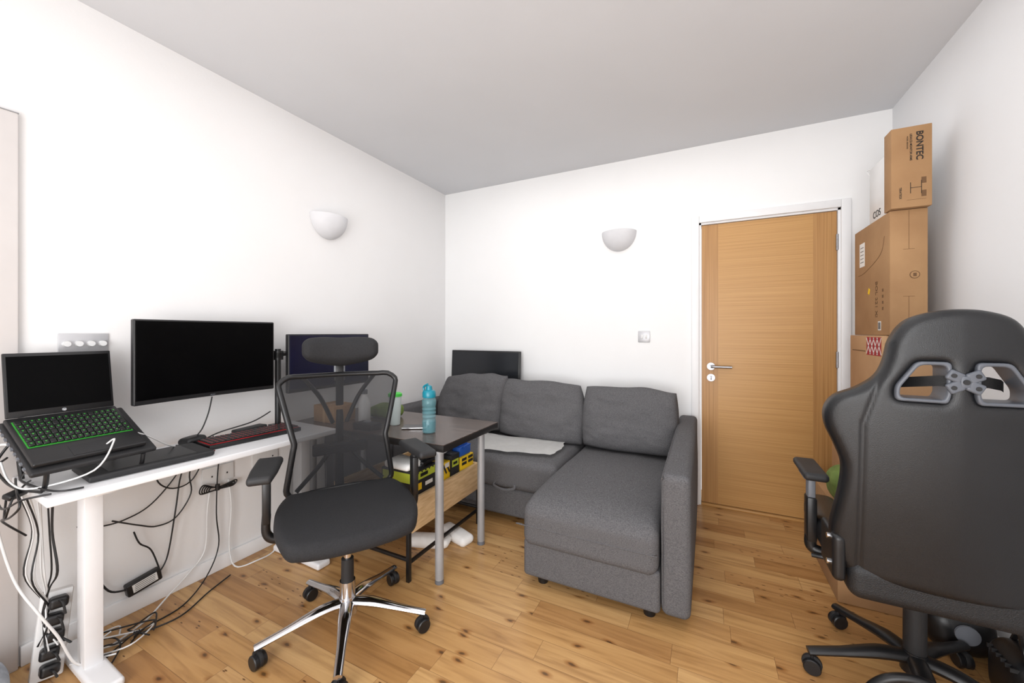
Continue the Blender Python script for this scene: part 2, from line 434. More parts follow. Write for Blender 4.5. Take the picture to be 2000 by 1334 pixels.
# ------------------------------------------------------------ sofa
sofa=E('corner_sofa','dark grey fabric corner sofa bed with chaise against the wall','sofa',(-1.1,2.4,0))
b=B();b.soft((-.485,2.36,.135),(.63,1.27,.18),.02,SOFA);b.soft((-1.46,2.60,.135),(1.30,.74,.18),.02,SOFA)
O(b,'base_frame',sofa,world=True)
def chf(co):
    x,y,z=co
    t=max(0,(-y-.45)/.12)
    return (x,y,z-.03*min(t,1)**2-(.012 if z>0 else 0)*max(0,math.sin(y*3)))
b=B();b.soft((-.487,2.29,.325),(.625,1.17,.195),.045,SOFA,puff=(0,0,.02),n=14,fn=chf,nz=.003)
b.tube([(-.798,1.712,.30),(-.79,1.706,.30),(-.3,1.706,.30),(-.18,1.706,.30)],.003,SOFA,seg=6)
O(b,'chaise_cushion',sofa,world=True)
b=B();b.soft((-1.46,2.53,.325),(1.31,.66,.195),.045,SOFA,puff=(0,0,.02),n=14,nz=.003);O(b,'seat_cushion',sofa,world=True)
for x in (-.11,-2.18):
    b=B()
    b.soft((x,2.395,.345),(.115,1.33,.60),.03,SOFA,n=10,puff=(.012,0,0),nz=.002,seed=2,fn=lambda c:(c[0],c[1]-(.02*max(0,c[2]/.3)),c[2]))
    b.tube([(x-.052,1.738,.09),(x-.052,1.73,.4),(x-.050,1.735,.60),(x-.05,1.80,.635),(x-.05,2.9,.635)],.0025,SOFA,seg=6)
    O(b,'armrest',sofa,world=True)
b=B();b.soft((-1.145,2.965,.345),(1.94,.16,.58),.03,SOFA,n=10);O(b,'backrest',sofa,world=True)
for x,y in ((-.72,1.79),(-.22,1.79),(-1.9,2.30),(-1.0,2.30),(-.22,2.9),(-2.0,2.9)):
    b=B();b.cyl((x,y,0.001),(x,y,.05),.024,BLACK,r1=.03);O(b,'leg',sofa,world=True,label='short black plastic foot')
b=B();b.tube([(-1.22,2.20,.27),(-1.22,2.185,.25),(-1.15,2.18,.235),(-1.08,2.185,.25),(-1.08,2.20,.27)],.008,SOFA,flat=.4);O(b,'pull_strap',sofa,world=True)
def pillow(c,w,h,t,rot,m,label,seed,name='sofa_cushion',group='loose back cushions',cat='cushion',p=4,lean=0):
    bb=B();tm=bmesh.new();n=40
    def pt(i,j,sg):
        u=-1+2*i/n;v=-1+2*j/n
        uu=math.copysign(abs(u)**.8,u);vv=math.copysign(abs(v)**.8,v)
        th=((1-abs(uu)**p)*(1-abs(vv)**p))
        th=max(th,0)**.42
        x=uu*w/2*(1-.04*abs(vv)**2+.02*(1-vv*vv));z=vv*h/2*(1+.02*(1-uu*uu)-.05*abs(uu)**3)
        wr=noise.noise(Vector((uu*2.2+seed*5,vv*2.2,sg)))*.018+noise.noise(Vector((uu*5+seed*5,vv*5,sg)))*.006
        wr+=.004*(1-abs(noise.noise(Vector((uu*3+seed*9,vv*7+uu*3,sg)))*3))*(abs(vv)**.5)
        wr+=-.008*math.exp(-((vv+.25+.15*uu*math.sin(seed))/.09)**2)*(.5+.5*math.cos(uu*3+seed))
        y=sg*(t/2*th*(1+.16*(-vv)))+(wr*th)
        z+=noise.noise(Vector((uu*1.7+seed,seed*2,0)))*.020*(1 if vv>0 else .3)
        return (x+lean*max(0,vv)*.05,y,z)
    top=[[tm.verts.new(pt(i,j,1)) for j in range(n+1)] for i in range(n+1)]
    bot=[[tm.verts.new(pt(i,j,-1)) for j in range(n+1)] for i in range(n+1)]
    for i in range(n):
        for j in range(n):
            tm.faces.new((top[i][j],top[i][j+1],top[i+1][j+1],top[i+1][j]))
            tm.faces.new((bot[i][j],bot[i+1][j],bot[i+1][j+1],bot[i][j+1]))
    bmesh.ops.remove_doubles(tm,verts=tm.verts,dist=1.5e-3)
    bmesh.ops.recalc_face_normals(tm,faces=tm.faces)
    bb.add(tm,m,TM(c,rot))
    return O(bb,name,label=label,cat=cat,group=group,sharp=80)
pillow((-.475,2.745,.635),.63,.43,.23,(-13,0,0),SOFA,'grey fabric back cushion standing on the chaise',1)
pillow((-1.11,2.745,.64),.68,.44,.21,(-14,2,3),SOFA,'grey fabric back cushion slumped behind a white cloth',2,lean=-1)
pillow((-1.745,2.73,.66),.64,.45,.21,(-12,-5,-5),SOFA,'grey fabric back cushion leaning in front of a television',3,lean=1)
b=B();t=bmesh.new();nx,ny=30,18;g=[]
cor=[(-1.60,2.60),(-.87,2.66),(-.865,2.33),(-1.34,2.235)]
for i in range(nx+1):
    rw=[]
    for j in range(ny+1):
        u=i/nx;v=j/ny
        x=(1-u)*((1-v)*cor[3][0]+v*cor[0][0])+u*((1-v)*cor[2][0]+v*cor[1][0])
        y=(1-u)*((1-v)*cor[3][1]+v*cor[0][1])+u*((1-v)*cor[2][1]+v*cor[1][1])
        y+=.02*noise.noise(Vector((u*4,0,0)));x+=.02*noise.noise(Vector((0,v*4,3)))
        if u>.8 : x-=.05*((u-.8)/.2)*abs(v-.5)
        z=.450+.005*noise.noise(Vector((x*6,y*6,0)))+.003*noise.noise(Vector((x*15,y*15,3)))
        rw.append(t.verts.new((x,y,z)))
    g.append(rw)
for i in range(nx):
    for j in range(ny): t.faces.new((g[i][j],g[i+1][j],g[i+1][j+1],g[i][j+1]))
r=bmesh.ops.solidify(t,geom=t.faces[:],thickness=.010)
bmesh.ops.recalc_face_normals(t,faces=t.faces)
b.add(t,WCLOTH);O(b,'blanket',label='folded white cotton cloth lying on the grey sofa seat',cat='cloth',sharp=80)
tv=E('television','slim black flat television standing on the sofa back in the corner','television',(-1.768,2.99,.645))
b=B();b.box((-1.768,3.0,.860),(.70,.035,.42),BLACK,.006,rot=(-3,0,0));b.box((-1.768,2.9965,.648),(.20,.09,.012),BLACK,.004)
O(b,'casing',tv,world=True)
b=B();b.box((-1.768,2.9815,.865),(.675,.002,.385),SCREENT,rot=(-3,0,0));O(b,'screen',tv,world=True,label='dark glossy screen')
# ------------------------------------------------------------ white desk
desk=E('desk','narrow white sit-stand desk along the wall holding laptop and monitors','desk',(-2.015,.955,0),-2)
b=B();b.box((0,0,.697),(.41,1.03,.026),WHITED,.004,3);O(b,'desktop',desk)
for y in (-.375,.43):
    b=B();b.box((.025,y,.355),(.075,.05,.66),WHITED,.004);b.box((0,y,.678),(.34,.05,.014),WHITED,.002);O(b,'leg',desk)
    b=B();b.soft((.02,y,.018),(.40,.075,.034),.012,WHITED,n=3);O(b,'foot',desk)
b=B();b.box((-.03,0.02,.67),(.05,.78,.03),WHITED,.003);O(b,'crossbar',desk)
# ------------------------------------------------------------ dark table
tab=E('table','dark walnut table with round silver steel legs beside the sofa','table',(-1.65,1.75,0))
b=B();b.bx(-2.20,-1.10,1.485,2.02,.666,.698,EDGEB,.002);b.bx(-2.199,-1.101,1.486,2.019,.698,.701,DARKT);O(b,'tabletop',tab,world=True)
for x,y in ((-1.172,1.55),(-1.172,1.945),(-2.12,1.56),(-2.12,1.94)):
    b=B();b.cyl((x,y,.02),(x,y,.655),.021,GREYM,seg=32);b.cyl((x,y,.645),(x,y,.666),.038,GREYM,seg=32);b.cyl((x,y,.001),(x,y,.03),.022,GREYP,r1=.019)
    O(b,'leg',tab,world=True)
ben=E('storage_bench','low oak storage bench on thin black frame below the table','bench',(-1.6,1.8,0))
bx0,bx1,by0,by1=-1.86,-1.30,1.50,2.13
b=B();b.bx(bx1-.018,bx1,by0,by1,.235,.40,OAKP,.001);b.bx(bx0,bx0+.018,by0,by1,.235,.40,OAKP);b.bx(bx0+.018,bx1-.018,by0,by0+.018,.235,.40,OAKP)
b.bx(bx0+.018,bx1-.018,by1-.018,by1,.235,.40,OAKP);b.bx(bx0+.018,bx1-.018,by0+.018,by1-.018,.235,.253,OAKP);O(b,'tray',ben,world=True)
for x in (bx0+.012,bx1-.012):
    for y in (by0-.012,by1+.012):
        b=B();b.bx(x-.01,x+.01,y-.01,y+.01,0,.30,BLACK,.002);O(b,'leg',ben,world=True)
for x in (bx0+.012,bx1-.012):
    b=B();b.bx(x-.008,x+.008,by0-.002,by1+.002,.085,.10,BLACK,.002);O(b,'stretcher',ben,world=True)
for y in (by0-.012,by1+.012):
    b=B();b.bx(bx0+.02,bx1-.02,y-.008,y+.008,.10,.115,BLACK,.002);O(b,'stretcher',ben,world=True)
# things in tray
b=B();b.bx(-1.54,-1.325,1.535,1.72,.254,.52,BLACK2,.003)
b.bx(-1.3245,-1.3235,1.55,1.71,.47,.51,LIME);b.box((-1.323,1.62,.49),(.001,.06,.018),BLACK);b.bx(-1.53,-1.34,1.534,1.5345,.46,.51,LIME)
b.box((-1.3235,1.58,.435),(.001,.04,.035),YEL);b.box((-1.3235,1.66,.435),(.001,.06,.02),LABEL)
for k in range(5): b.box((-1.3232,1.57+.03*k,.512),(.0015,.008,.02),BLACK2,rot=(35,0,0))
O(b,'tool_box',label='black and lime green printed tool carton in the oak bench',cat='box')
b=B();b.bx(-1.53,-1.33,1.73,1.86,.254,.49,YEL,.003)
for k in range(4): b.box((-1.3293,1.75+.03*k,.45),(.001,.012,.06),BLACK2,rot=(30,0,0))
b.box((-1.3290,1.83,.47),(.0012,.04,.025),LABEL)
O(b,'tool_box',label='yellow and black patterned carton in the oak bench',cat='box')
b=B();b.bx(-1.53,-1.33,1.87,1.955,.254,.51,BLACK2,.003);b.bx(-1.3295,-1.3285,1.88,1.945,.44,.48,LIME);b.box((-1.328,1.91,.46),(.001,.04,.015),BLACK)
O(b,'tool_box',label='small black and lime carton beside a yellow organiser',cat='box')
yo=E('organiser_box','yellow plastic parts organiser in the oak bench','box',(-1.42,2.03,.254))
b=B();b.bx(-1.52,-1.325,1.965,2.105,.254,.47,YEL,.004);O(b,'body',yo,world=True)
for z in (.43,.455):
    for y in (2.0,2.07):
        b=B();b.box((-1.324,y,z),(.002,.05,.016),BLACK2);O(b,'latch',yo,world=True,label='black latch')
b=B();b.bx(-1.50,-1.335,1.97,2.09,.472,.53,BLUE,.006);b.bx(-1.48,-1.35,1.985,2.075,.53,.56,BLUE,.004);b.tube([(-1.334,2.0,.52),(-1.32,2.0,.535),(-1.32,2.06,.535),(-1.334,2.06,.52)],.004,BLUE)
O(b,'plastic_tub',label='blue plastic tub stacked on the yellow organiser',cat='tub')
b=B();b.soft((-1.44,1.60,.535),(.17,.14,.04),.018,WCLOTH,n=6,nz=.02,seed=4);O(b,'cloth',label='crumpled white cloth stuffed on top of the tool carton',cat='cloth')
def keys(b,L,Wd,rows,cols,glow,mx=None,z=.021):
    b.box((0,0,z),(Wd-.02,L-.012,.002),glow,mx=mx)
    kw=(Wd-.024)/rows;kl=(L-.016)/cols
    for i in range(rows):
        for j in range(cols):
            c=(-Wd/2+.012+(i+.5)*kw,-L/2+.008+(j+.5)*kl,z+.004)
            b.box(c,(kw*.87,kl*.89,.007),KEYC,.0015,1,mx=mx)
            if (i*7+j*3)%11!=0:
                b.box((c[0]-.001,c[1],z+.0078),(kw*.24,kl*.24,.0006),glow,mx=mx)
def keyboard(loc,rot,L,Wd,glow,label,name='keyboard'):
    e=E(name,label,'keyboard',loc,0);e.rotation_euler=tuple(rad(r) for r in rot)
    b=B();b.box((0,0,.010),(Wd,L,.02),BLACK,.004);O(b,'casing',e)
    b=B();keys(b,L,Wd,6,19,glow);O(b,'keys',e);return e
keyboard((-1.40,1.765,.527),(0,0,4),.30,.12,BLACK2,'black computer keyboard resting on the tool cartons')
for i,(x,y,a) in enumerate(((-1.43,1.80,20),(-1.34,1.93,-15))):
    b=B();b.soft((x,y,.026),(.24,.10,.05),.024,WCLOTH,puff=(0,0,.01),n=6,rot=(0,0,a),nz=.008,seed=i)
    O(b,'slipper',label='pale fabric slipper on the floor under the bench',cat='slipper',group='slippers')
# ------------------------------------------------------------ monitors
def monitor(name,label,x,y0,y1,z0,z1,scr,curve):
    e=E(name,label,'monitor',(x,(y0+y1)/2,z0))
    yc=(y0+y1)/2;w=y1-y0
    f=lambda c:(c[0]+curve*(c[1]/(w/2))**2,c[1],c[2])
    b=B();b.soft((x,yc,(z0+z1)/2),(.03,w,z1-z0),.006,BLACK,n=12,fn=f);b.box((x-.028,yc,(z0+z1)/2),(.035,.22,.2),BLACK,.012);O(b,'casing',e,world=True)
    b=B();b.soft((x+.0145,yc,(z0+z1)/2+.006),(.004,w-.012,z1-z0-.026),.0015,scr,n=12,fn=f);O(b,'screen',e,world=True,label='black switched-off screen')
    return e
m1=monitor('monitor','large black curved computer monitor above the white desk',-2.125,.728,1.305,.928,1.287,SCREEN,.022)
b=B();b.text('AOC',.010,GREYP,basis((-2.101,1.02,.936),(0,1,0),(0,0,1)));O(b,'logo',m1,world=True)
m2=monitor('monitor','dark blue computer monitor above the walnut table',-2.125,1.40,1.985,.885,1.222,SCREENB,0.0)
ma=E('monitor_mount','black clamp-on pole carrying arms for both monitors','monitor stand',(-2.13,1.349,.711))
b=B();b.cyl((-2.135,1.355,.712),(-2.135,1.355,1.14),.015,BLACK);b.box((-2.135,1.355,.717),(.07,.07,.012),BLACK,.003);O(b,'pole',ma,world=True)
for yy,z in ((1.10,1.10),(1.62,1.11)):
    b=B();b.cyl((-2.135,1.355,z-.02),(-2.135,1.355,z+.02),.026,BLACK);b.tube([(-2.135,1.355,z),(-2.205,1.355+(yy-1.355)*.5,z),(-2.185,yy,z)],.014,BLACK,seg=10);O(b,'support_arm',ma,world=True)
# ------------------------------------------------------------ laptop + stand
lap=E('laptop','open black laptop with green backlit keyboard on a raised stand','laptop',(-2.0,.565,.80))
ang=27;cx,cy,cz=-2.02,.555,.868
DM=TM((cx,cy,cz),(0,0,3))@TM((0,0,0),(0,ang,0))
b=B();b.soft((0,0,0),(.27,.285,.016),.006,BLACK,n=4,mx=DM);b.box((.100,0,.0085),(.055,.10,.001),BLACK2,mx=DM);O(b,'body',lap,world=True)
b=B();keys(b,.275,.175,6,16,GGLOW,mx=DM@TM((-.030,0,-.0125)));O(b,'keys',lap,world=True,label='black keys with green backlight')
SM=TM((-2.142,.550,.934),(0,-9,2))
b=B();b.box((0,0,.113),(.009,.275,.226),BLACK,.003,mx=SM);O(b,'lid',lap,world=True)
b=B();b.box((.0052,0,.118),(.001,.260,.192),SCREEN,mx=SM);O(b,'screen',lap,world=True,label='black switched-off screen')
LM=SM@basis((.0052,0,.011),(0,1,0),(0,0,1))
b=B();b.cyl((0,0,0),(0,0,.0008),.006,GREYP);b.bm.transform(LM);b.text('hp',.010,LABEL,LM@Matrix.Translation((0,0,.001)));O(b,'logo',lap,world=True)
st=E('laptop_stand','black angled laptop cooling stand on the white desk','laptop stand',(-2.0,.60,.711))
b=B();b.soft((0.005,.01,-.020),(.30,.32,.018),.007,BLACK2,n=4,mx=DM)
for k in range(9): b.box((-.11+k*.028,-.152,-.019),(.012,.006,.006),GREYP,mx=DM)
O(b,'plate',st,world=True)
for y in (.45,.69):
    b=B();b.tube([(-2.13,y,.90),(-2.17,y,.80),(-2.14,y,.718)],.007,BLACK);O(b,'leg',st,world=True)
    b=B();b.tube([(-1.90,y,.775),(-1.91,y,.74),(-1.93,y,.718)],.007,BLACK);O(b,'leg',st,world=True)
b=B();b.soft((-1.985,.735,.724),(.225,.37,.022),.008,BLACK2,n=4,rot=(0,0,-5));b.box((-1.985,.735,.7353),(.18,.26,.001),BLACK,rot=(0,0,-5))
O(b,'drawing_tablet',label='flat black tablet lying beside the laptop stand',cat='tablet')
keyboard((-2.01,1.145,.711),(0,0,-5),.41,.15,RGLOW,'black mechanical keyboard with red backlit keys on the white desk')
b=B();b.soft((-2.14,.955,.729),(.065,.10,.034),.016,BLACK,puff=(0,0,.004),n=4,rot=(0,0,20));O(b,'mouse',label='black computer mouse beside the red keyboard',cat='mouse')
b=B();b.soft((-2.16,1.22,.722),(.06,.16,.02),.008,BLACK2,n=3,rot=(0,0,8));O(b,'docking_hub',label='slim black docking hub behind the red keyboard',cat='hub')
# ------------------------------------------------------------ table-top objects
bo=E('water_bottle','teal and clear ribbed plastic water bottle on the walnut table','bottle',(-1.313,1.647,.702))
T=TM((-1.313,1.647,.702))
b=B();b.lathe([(0,0),(.030,0),(.035,.004),(.037,.06),(.0325,.075),(.037,.085),(.0325,.095),(.037,.105),(.0325,.115),(.037,.125),(.0325,.135),(.037,.145),(.037,.17),(.030,.185),(.026,.19),(0,.19)],TEALC,T);O(b,'body',bo,world=True,label='translucent ribbed bottle body')
b=B();b.lathe([(0,.186),(.034,.186),(.035,.19),(.035,.212),(.030,.222),(.018,.226),(.015,.245),(.008,.25),(0,.25)],TEAL,T)
b.tube([(-1.313-.03,1.647,.912),(-1.313-.036,1.647,.94),(-1.313-.008,1.647,.957)],.006,TEAL)
O(b,'lid',bo,world=True,label='teal screw lid with spout')
b=B();b.lathe([(0.0,.004),(.031,.004),(.033,.06),(0,.06)],WATER,T);O(b,'water',bo,world=True)
tu=E('tumbler','frosted plastic tumbler with bright green lid on the table','cup',(-1.60,1.70,.702))
T=TM((-1.60,1.70,.702))
b=B();b.lathe([(0,0),(.026,0),(.028,.003),(.036,.165),(0,.165)],FROST,T);O(b,'cup',tu,world=True)
b=B();b.lathe([(0,.163),(.039,.163),(.039,.178),(.03,.184),(0,.184)],GLID,T);O(b,'lid',tu,world=True,label='bright green lid')
b=B();b.soft((-1.44,1.69,.7075),(.072,.145,.009),.004,CHROME,n=3,rot=(0,0,-60));b.box((-1.44,1.69,.7125),(.066,.137,.001),SCREENT,.0,rot=(0,0,-60))
O(b,'smartphone',label='smartphone with silver edge lying on the walnut table',cat='phone')
b=B();b.soft((-1.80,1.83,.74),(.20,.15,.075),.03,GREEN,n=6,nz=.02,seed=3);O(b,'pouch',label='crumpled green fabric pouch on the walnut table',cat='pouch')
b=B();b.lathe([(0,0),(.032,0),(.034,.003),(.034,.12),(.018,.15),(.014,.17),(0,.17)],WHITEP,TM((-1.80,1.66,.702)));b.cyl((-1.80,1.66,.87),(-1.80,1.66,.895),.017,GREYP);O(b,'plastic_bottle',label='white plastic bottle on the walnut table',cat='bottle')
b=B();b.bx(-2.1,-1.92,1.55,1.70,.702,.80,CARD,.002);b.bx(-2.02,-2.0,1.5495,1.7005,.7015,.8008,TAPE);O(b,'carton',label='small brown carton on the walnut table by the wall',cat='box')
b=B();b.bx(-1.74,-1.60,1.52,1.60,.702,.735,BLACK2,.006);b.cyl((-1.67,1.56,.735),(-1.67,1.56,.742),.02,GREYP);O(b,'speaker',label='small black speaker on the walnut table',cat='speaker')
# ------------------------------------------------------------ office mesh chair
ch=E('office_chair','black mesh office chair with headrest and chrome star base','chair',(-1.325,1.133,0),56)
def caster(parent,x,y,ang,zt=.075):
    b=B();M=TM((x,y,0),(0,0,ang))
    for s in (-1,1):
        b.lathe([(0,-.009),(.024,-.009),(.027,-.006),(.027,.006),(.024,.009),(0,.009)],BLACK,M@TM((0,s*.013,.0275),(90,0,0)),seg=24)
    b.lathe([(0,-.006),(.03,-.006),(.031,0),(.03,.006),(0,.006)],BLACK2,M@TM((0,0,.034),(90,0,0)),seg=20)
    b.cyl((x,y,.04),(x,y,zt),.008,BLACK)
    O(b,'caster',parent)
def starbase(parent,a0,R,m,wheel_ang=40,r0=.026,r1=.015):
    b=B();b.cyl((0,0,.075),(0,0,.145),.038,m,r1=.032,seg=28)
    for k in range(5):
        a=rad(a0+72*k);c,s=math.cos(a),math.sin(a)
        b.tube([(c*.02,s*.02,.122),(c*.10,s*.10,.120),(c*R*.7,s*R*.7,.096),(c*(R+.012),s*(R+.012),.076)],[r0,r0,r1+.002,r1],m,seg=12,flat=.7)
    e=O(b,'star_base',parent)
    for k in range(5):
        a=rad(a0+72*k);caster(e,math.cos(a)*R,math.sin(a)*R,a0+72*k+wheel_ang+25*k)
    return e
starbase(ch,-30,.31,CHROME)
b=B();b.cyl((0,0,.14),(0,0,.30),.026,BLACK2,r1=.024);b.cyl((0,0,.29),(0,0,.43),.015,CHROME);b.cyl((0,0,.14),(0,0,.21),.030,CHROME);O(b,'gas_lift',ch)
b=B();b.soft((0,.02,.435),(.24,.26,.05),.012,BLACK,n=3);b.tube([(.10,.02,.43),(.2,0,.425),(.25,0,.42)],.007,BLACK);b.box((0,.20,.44),(.08,.20,.03),BLACK,.008);O(b,'mechanism',ch)
def seatf(c):
    x,y,z=c
    x*=1-.18*(abs(y)/.25)**3
    y*=1-.14*(abs(x)/.26)**3
    t=max(0,(-y-.08)/.17)
    return (x,y,z-.030*t*t+.012*(abs(x)/.25)**2)
b=B();b.soft((0,-.02,.496),(.52,.49,.062),.029,FOAMB,n=14,fn=seatf)
O(b,'seat',ch)
Z0,Z1=.51,1.03
def wv(v):
    if v<.45: w=.228-.036*(v/.45)
    else: w=.192+.064*((v-.45)/.5 if v<.95 else 1)
    if v>.90: w-=.040*(1-math.sqrt(max(0,1-((v-.90)/.10)**2)))
    if v<.1: w-=.03*(1-math.sqrt(max(0,1-((.1-v)/.1)**2)))
    return w
def bp(u,v):
    w=wv(v);x=u*w
    y=.235+.06*v-.035*math.sin(v*math.pi)-.035*u*u
    return Vector((x,y,Z0+(Z1-Z0)*v))
t=bmesh.new();n=20;g=[[t.verts.new(bp(-1+2*i/n,j/26)) for j in range(27)] for i in range(n+1)]
for i in range(n):
    for j in range(26): t.faces.new((g[i][j],g[i+1][j],g[i+1][j+1],g[i][j+1]))
b=B();b.add(t,MESHF);O(b,'backrest_mesh',ch,label='see-through black mesh panel',sharp=80)
ol=[bp(1,v/20) for v in range(0,21)]+[bp(u/5,1) for u in range(4,-5,-1)]+[bp(-1,v/20) for v in range(20,-1,-1)]+[bp(u/5,0) for u in range(-4,5)]
b=B();b.tube([p+Vector((0,.006,0)) for p in ol],.0125,BLACK,seg=10,res=2,closed=True)
for s in (-1,1):
    b.tube([bp(s*.66,.985)+Vector((0,.02,0)),bp(s*.36,.80)+Vector((0,.04,0)),(s*.03,.30,.80)],.010,BLACK,seg=8)
    b.tube([bp(s*.85,.03)+Vector((0,.02,0)),bp(s*.4,.22)+Vector((0,.045,0)),(s*.03,.30,.70)],.010,BLACK,seg=8)
b.tube([(0,.20,.445),(0,.30,.47),(0,.325,.58),(0,.305,.80),(0,.31,.86)],[.022,.022,.020,.017,.014],BLACK,seg=12,flat=.6)
O(b,'backrest_frame',ch)
b=B();b.soft((0,.262,.69),(.24,.022,.055),.010,BLACK2,n=6,fn=lambda c:(c[0],c[1]-.25*c[0]**2,c[2]))
for k in range(4): b.box((0,.2485,.673+k*.011),(.18,.004,.004),BLACK)
O(b,'lumbar_support',ch)
b=B();b.box((0,.315,1.06),(.05,.016,.12),GREYP,.005);b.box((0,.312,.98),(.034,.02,.20),BLACK,.005);b.tube([(0,.31,1.08),(0,.27,1.13)],.012,BLACK);O(b,'headrest_bracket',ch,label='grey plastic headrest bracket')
def hrf(c):
    x,y,z=c
    u=abs(x)/.165
    zz=z*(1-.22*u**3)
    zz+=(.016*u*u if z<0 else .004*u*u)-.006*math.exp(-(u/.35)**2)
    return (x,y-1.3*x*x,zz)
b=B();b.soft((0,.255,1.147),(.325,.075,.125),.036,FOAMB,n=14,puff=(0,.012,.004),fn=hrf);O(b,'headrest',ch)
for s in (-1,1):
    b=B()
    b.tube([(s*.16,.03,.435),(s*.25,.03,.43),(s*.285,.03,.46),(s*.285,.03,.53)],[.018,.018,.016,.016],BLACK,seg=10)
    b.box((s*.285,.03,.585),(.028,.055,.17),BLACK,.008);b.box((s*.285,.03,.665),(.020,.042,.09),BLACK2,.006)
    ar=O(b,'armrest',ch)
    b=B();b.soft((s*.287,-.02,.717),(.09,.25,.03),.013,BLACK2,n=5,rot=(0,0,s*6),fn=lambda c:(c[0]*(1-1.5*max(0,-c[1]-.02)),c[1],c[2]));O(b,'arm_pad',ar)
# ------------------------------------------------------------ gaming chair
gc=E('gaming_chair','black racing-style gaming chair seen from behind with harness openings','chair',(.64,1.80,0),180)
starbase(gc,190.7-180,.30,BLACK,wheel_ang=-20,r0=.028,r1=.018)
b=B();b.cyl((0,0,.14),(0,0,.30),.030,BLACK2);b.cyl((0,0,.29),(0,0,.40),.018,BLACK);O(b,'gas_lift',gc)
b=B();b.box((0,0,.41),(.22,.28,.03),BLACK,.006);b.tube([(.1,.0,.405),(.22,0,.40),(.28,-.02,.39)],.008,BLACK);O(b,'mechanism',gc)
b=B();b.soft((0,-.05,.475),(.36,.44,.10),.035,LEATH,n=8)
for s in (-1,1): b.soft((s*.205,-.05,.485),(.12,.46,.13),.05,LEATH,n=8)
b.soft((0,.165,.44),(.46,.10,.12),.035,LEATH2,n=6);b.box((0,.2165,.462),(.05,.004,.010),CHROME,.001)
O(b,'seat',gc)
K=.955
half=[(0,1.297),(.06,1.29),(.115,1.265),(.148,1.21),(.160,1.15),(.180,1.10),(.225,1.06),(.278,1.03),(.304,.985),(.302,.93),(.278,.87),(.258,.81),(.260,.74),(.272,.66),(.282,.58),(.268,.50),(.225,.455),(.10,.45)]
half=[(x*K,z) for x,z in half]
pts=half+[(-x,z) for x,z in reversed(half) if x>0]
outl=[(p[0],p[1]) for p in catmull([(x,z,0) for x,z in pts],4,True)]
def hole(s,g=0):
    q=[(.034-g,1.138+g),(.088+g*.6,1.138+g),(.128+g,1.07+g*.3),(.128+g,1.040-g),(.040-g,1.040-g),(.034-g,1.055)]
    o=[]
    n=len(q)
    for i in range(n):
        a,c,d=Vector(q[i-1]),Vector(q[i]),Vector(q[(i+1)%n])
        l=min(.014,(a-c).length*.4,(d-c).length*.4)
        p0=c+(a-c).normalized()*l;p1=c+(d-c).normalized()*l
        for k in range(5):
            tt=k/4;o.append(tuple((1-tt)**2*p0+2*tt*(1-tt)*c+tt*tt*p1))
    return [(s*x,z) for x,z in o]
def bend(c):
    x,z,d=c
    dd=d
    if d>0:
        dd=d*(1-.2*min(1,abs(x)/.3))
        e=.205 if z<.95 else .205-.25*(z-.95)
        dd-=.005*math.exp(-((abs(x)-e)/.006)**2)*(1 if .47<z<1.2 else 0)
    y=dd+.190+.06*(z-.45)
    y-=.55*x*x
    y+=.018*math.sin((z-.45)*3.4)
    return (x,y,z)
b=B();b.poly([outl,hole(1,.004),hole(-1,.004)],.08,.026,LEATH,voxel=.0055,fn=bend)
gb=O(b,'backrest',gc,sharp=80)
for s in (-1,1):
    b=B();b.poly([hole(s,.010),hole(s,0.0)],.086,.005,GREYD,voxel=0,fn=bend);O(b,'harness_opening_rim',gb,label='grey plastic rim of harness opening')
for s in (-1,1):
    b=B();t=bmesh.new();pp=[(.118,.190,1.075),(.09,.24,1.085),(.05,.276,1.094),(.0,.284,1.094)]
    vs=[]
    for x,y,z in pp: vs.append((t.verts.new((s*x,y,z+.015)),t.verts.new((s*x,y,z-.015))))
    for i in range(3): t.faces.new((vs[i][0],vs[i+1][0],vs[i+1][1],vs[i][1]))
    bmesh.ops.solidify(t,geom=t.faces[:],thickness=.004)
    b.add(t,BLACK2);O(b,'strap',gc,label='black webbing strap')
b=B();yb=.287
for s in (-1,1):
    for q in (-1,1):
        b.soft((s*.020,yb,1.094+q*.015),(.034,.012,.030),.0055,GREYD,n=3,rot=(0,-s*q*28,0))
        b.cyl((s*.024,yb+.0055,1.094+q*.017),(s*.024,yb+.0075,1.094+q*.017),.006,BLACK2)
b.box((0,yb,1.094),(.022,.013,.034),GREYD,.004);b.cyl((0,yb+.004,1.094),(0,yb+.010,1.094),.007,BLACK)
O(b,'buckle',gc,label='grey butterfly-shaped plastic strap buckle')
for s in (-1,1):
    b=B();b.soft((s*.252,.13,.50),(.035,.16,.15),.016,BLACK,n=4)
    for z in (.555,.47): b.cyl((s*.252,.17,z),(s*.278,.17,z),.009,CHROME)
    O(b,'recliner_cover',gc)
for s in (-1,1):
    b=B();
    b.tube([(s*.12,-.03,.405),(s*.24,-.04,.40),(s*.275,-.05,.41),(s*.278,-.05,.45)],[.018,.018,.02,.02],BLACK,seg=10)
    b.box((s*.278,-.05,.52),(.032,.06,.17),BLACK,.008);b.box((s*.278,-.05,.63),(.024,.046,.12),GREYP,.006)
    ar=O(b,'armrest',gc)
    b=B();b.soft((s*.278,-.06,.703),(.075,.22,.030),.013,BLACK2,n=5);b.box((s*.278,-.05,.685),(.06,.10,.014),GREYP,.004);O(b,'arm_pad',ar)
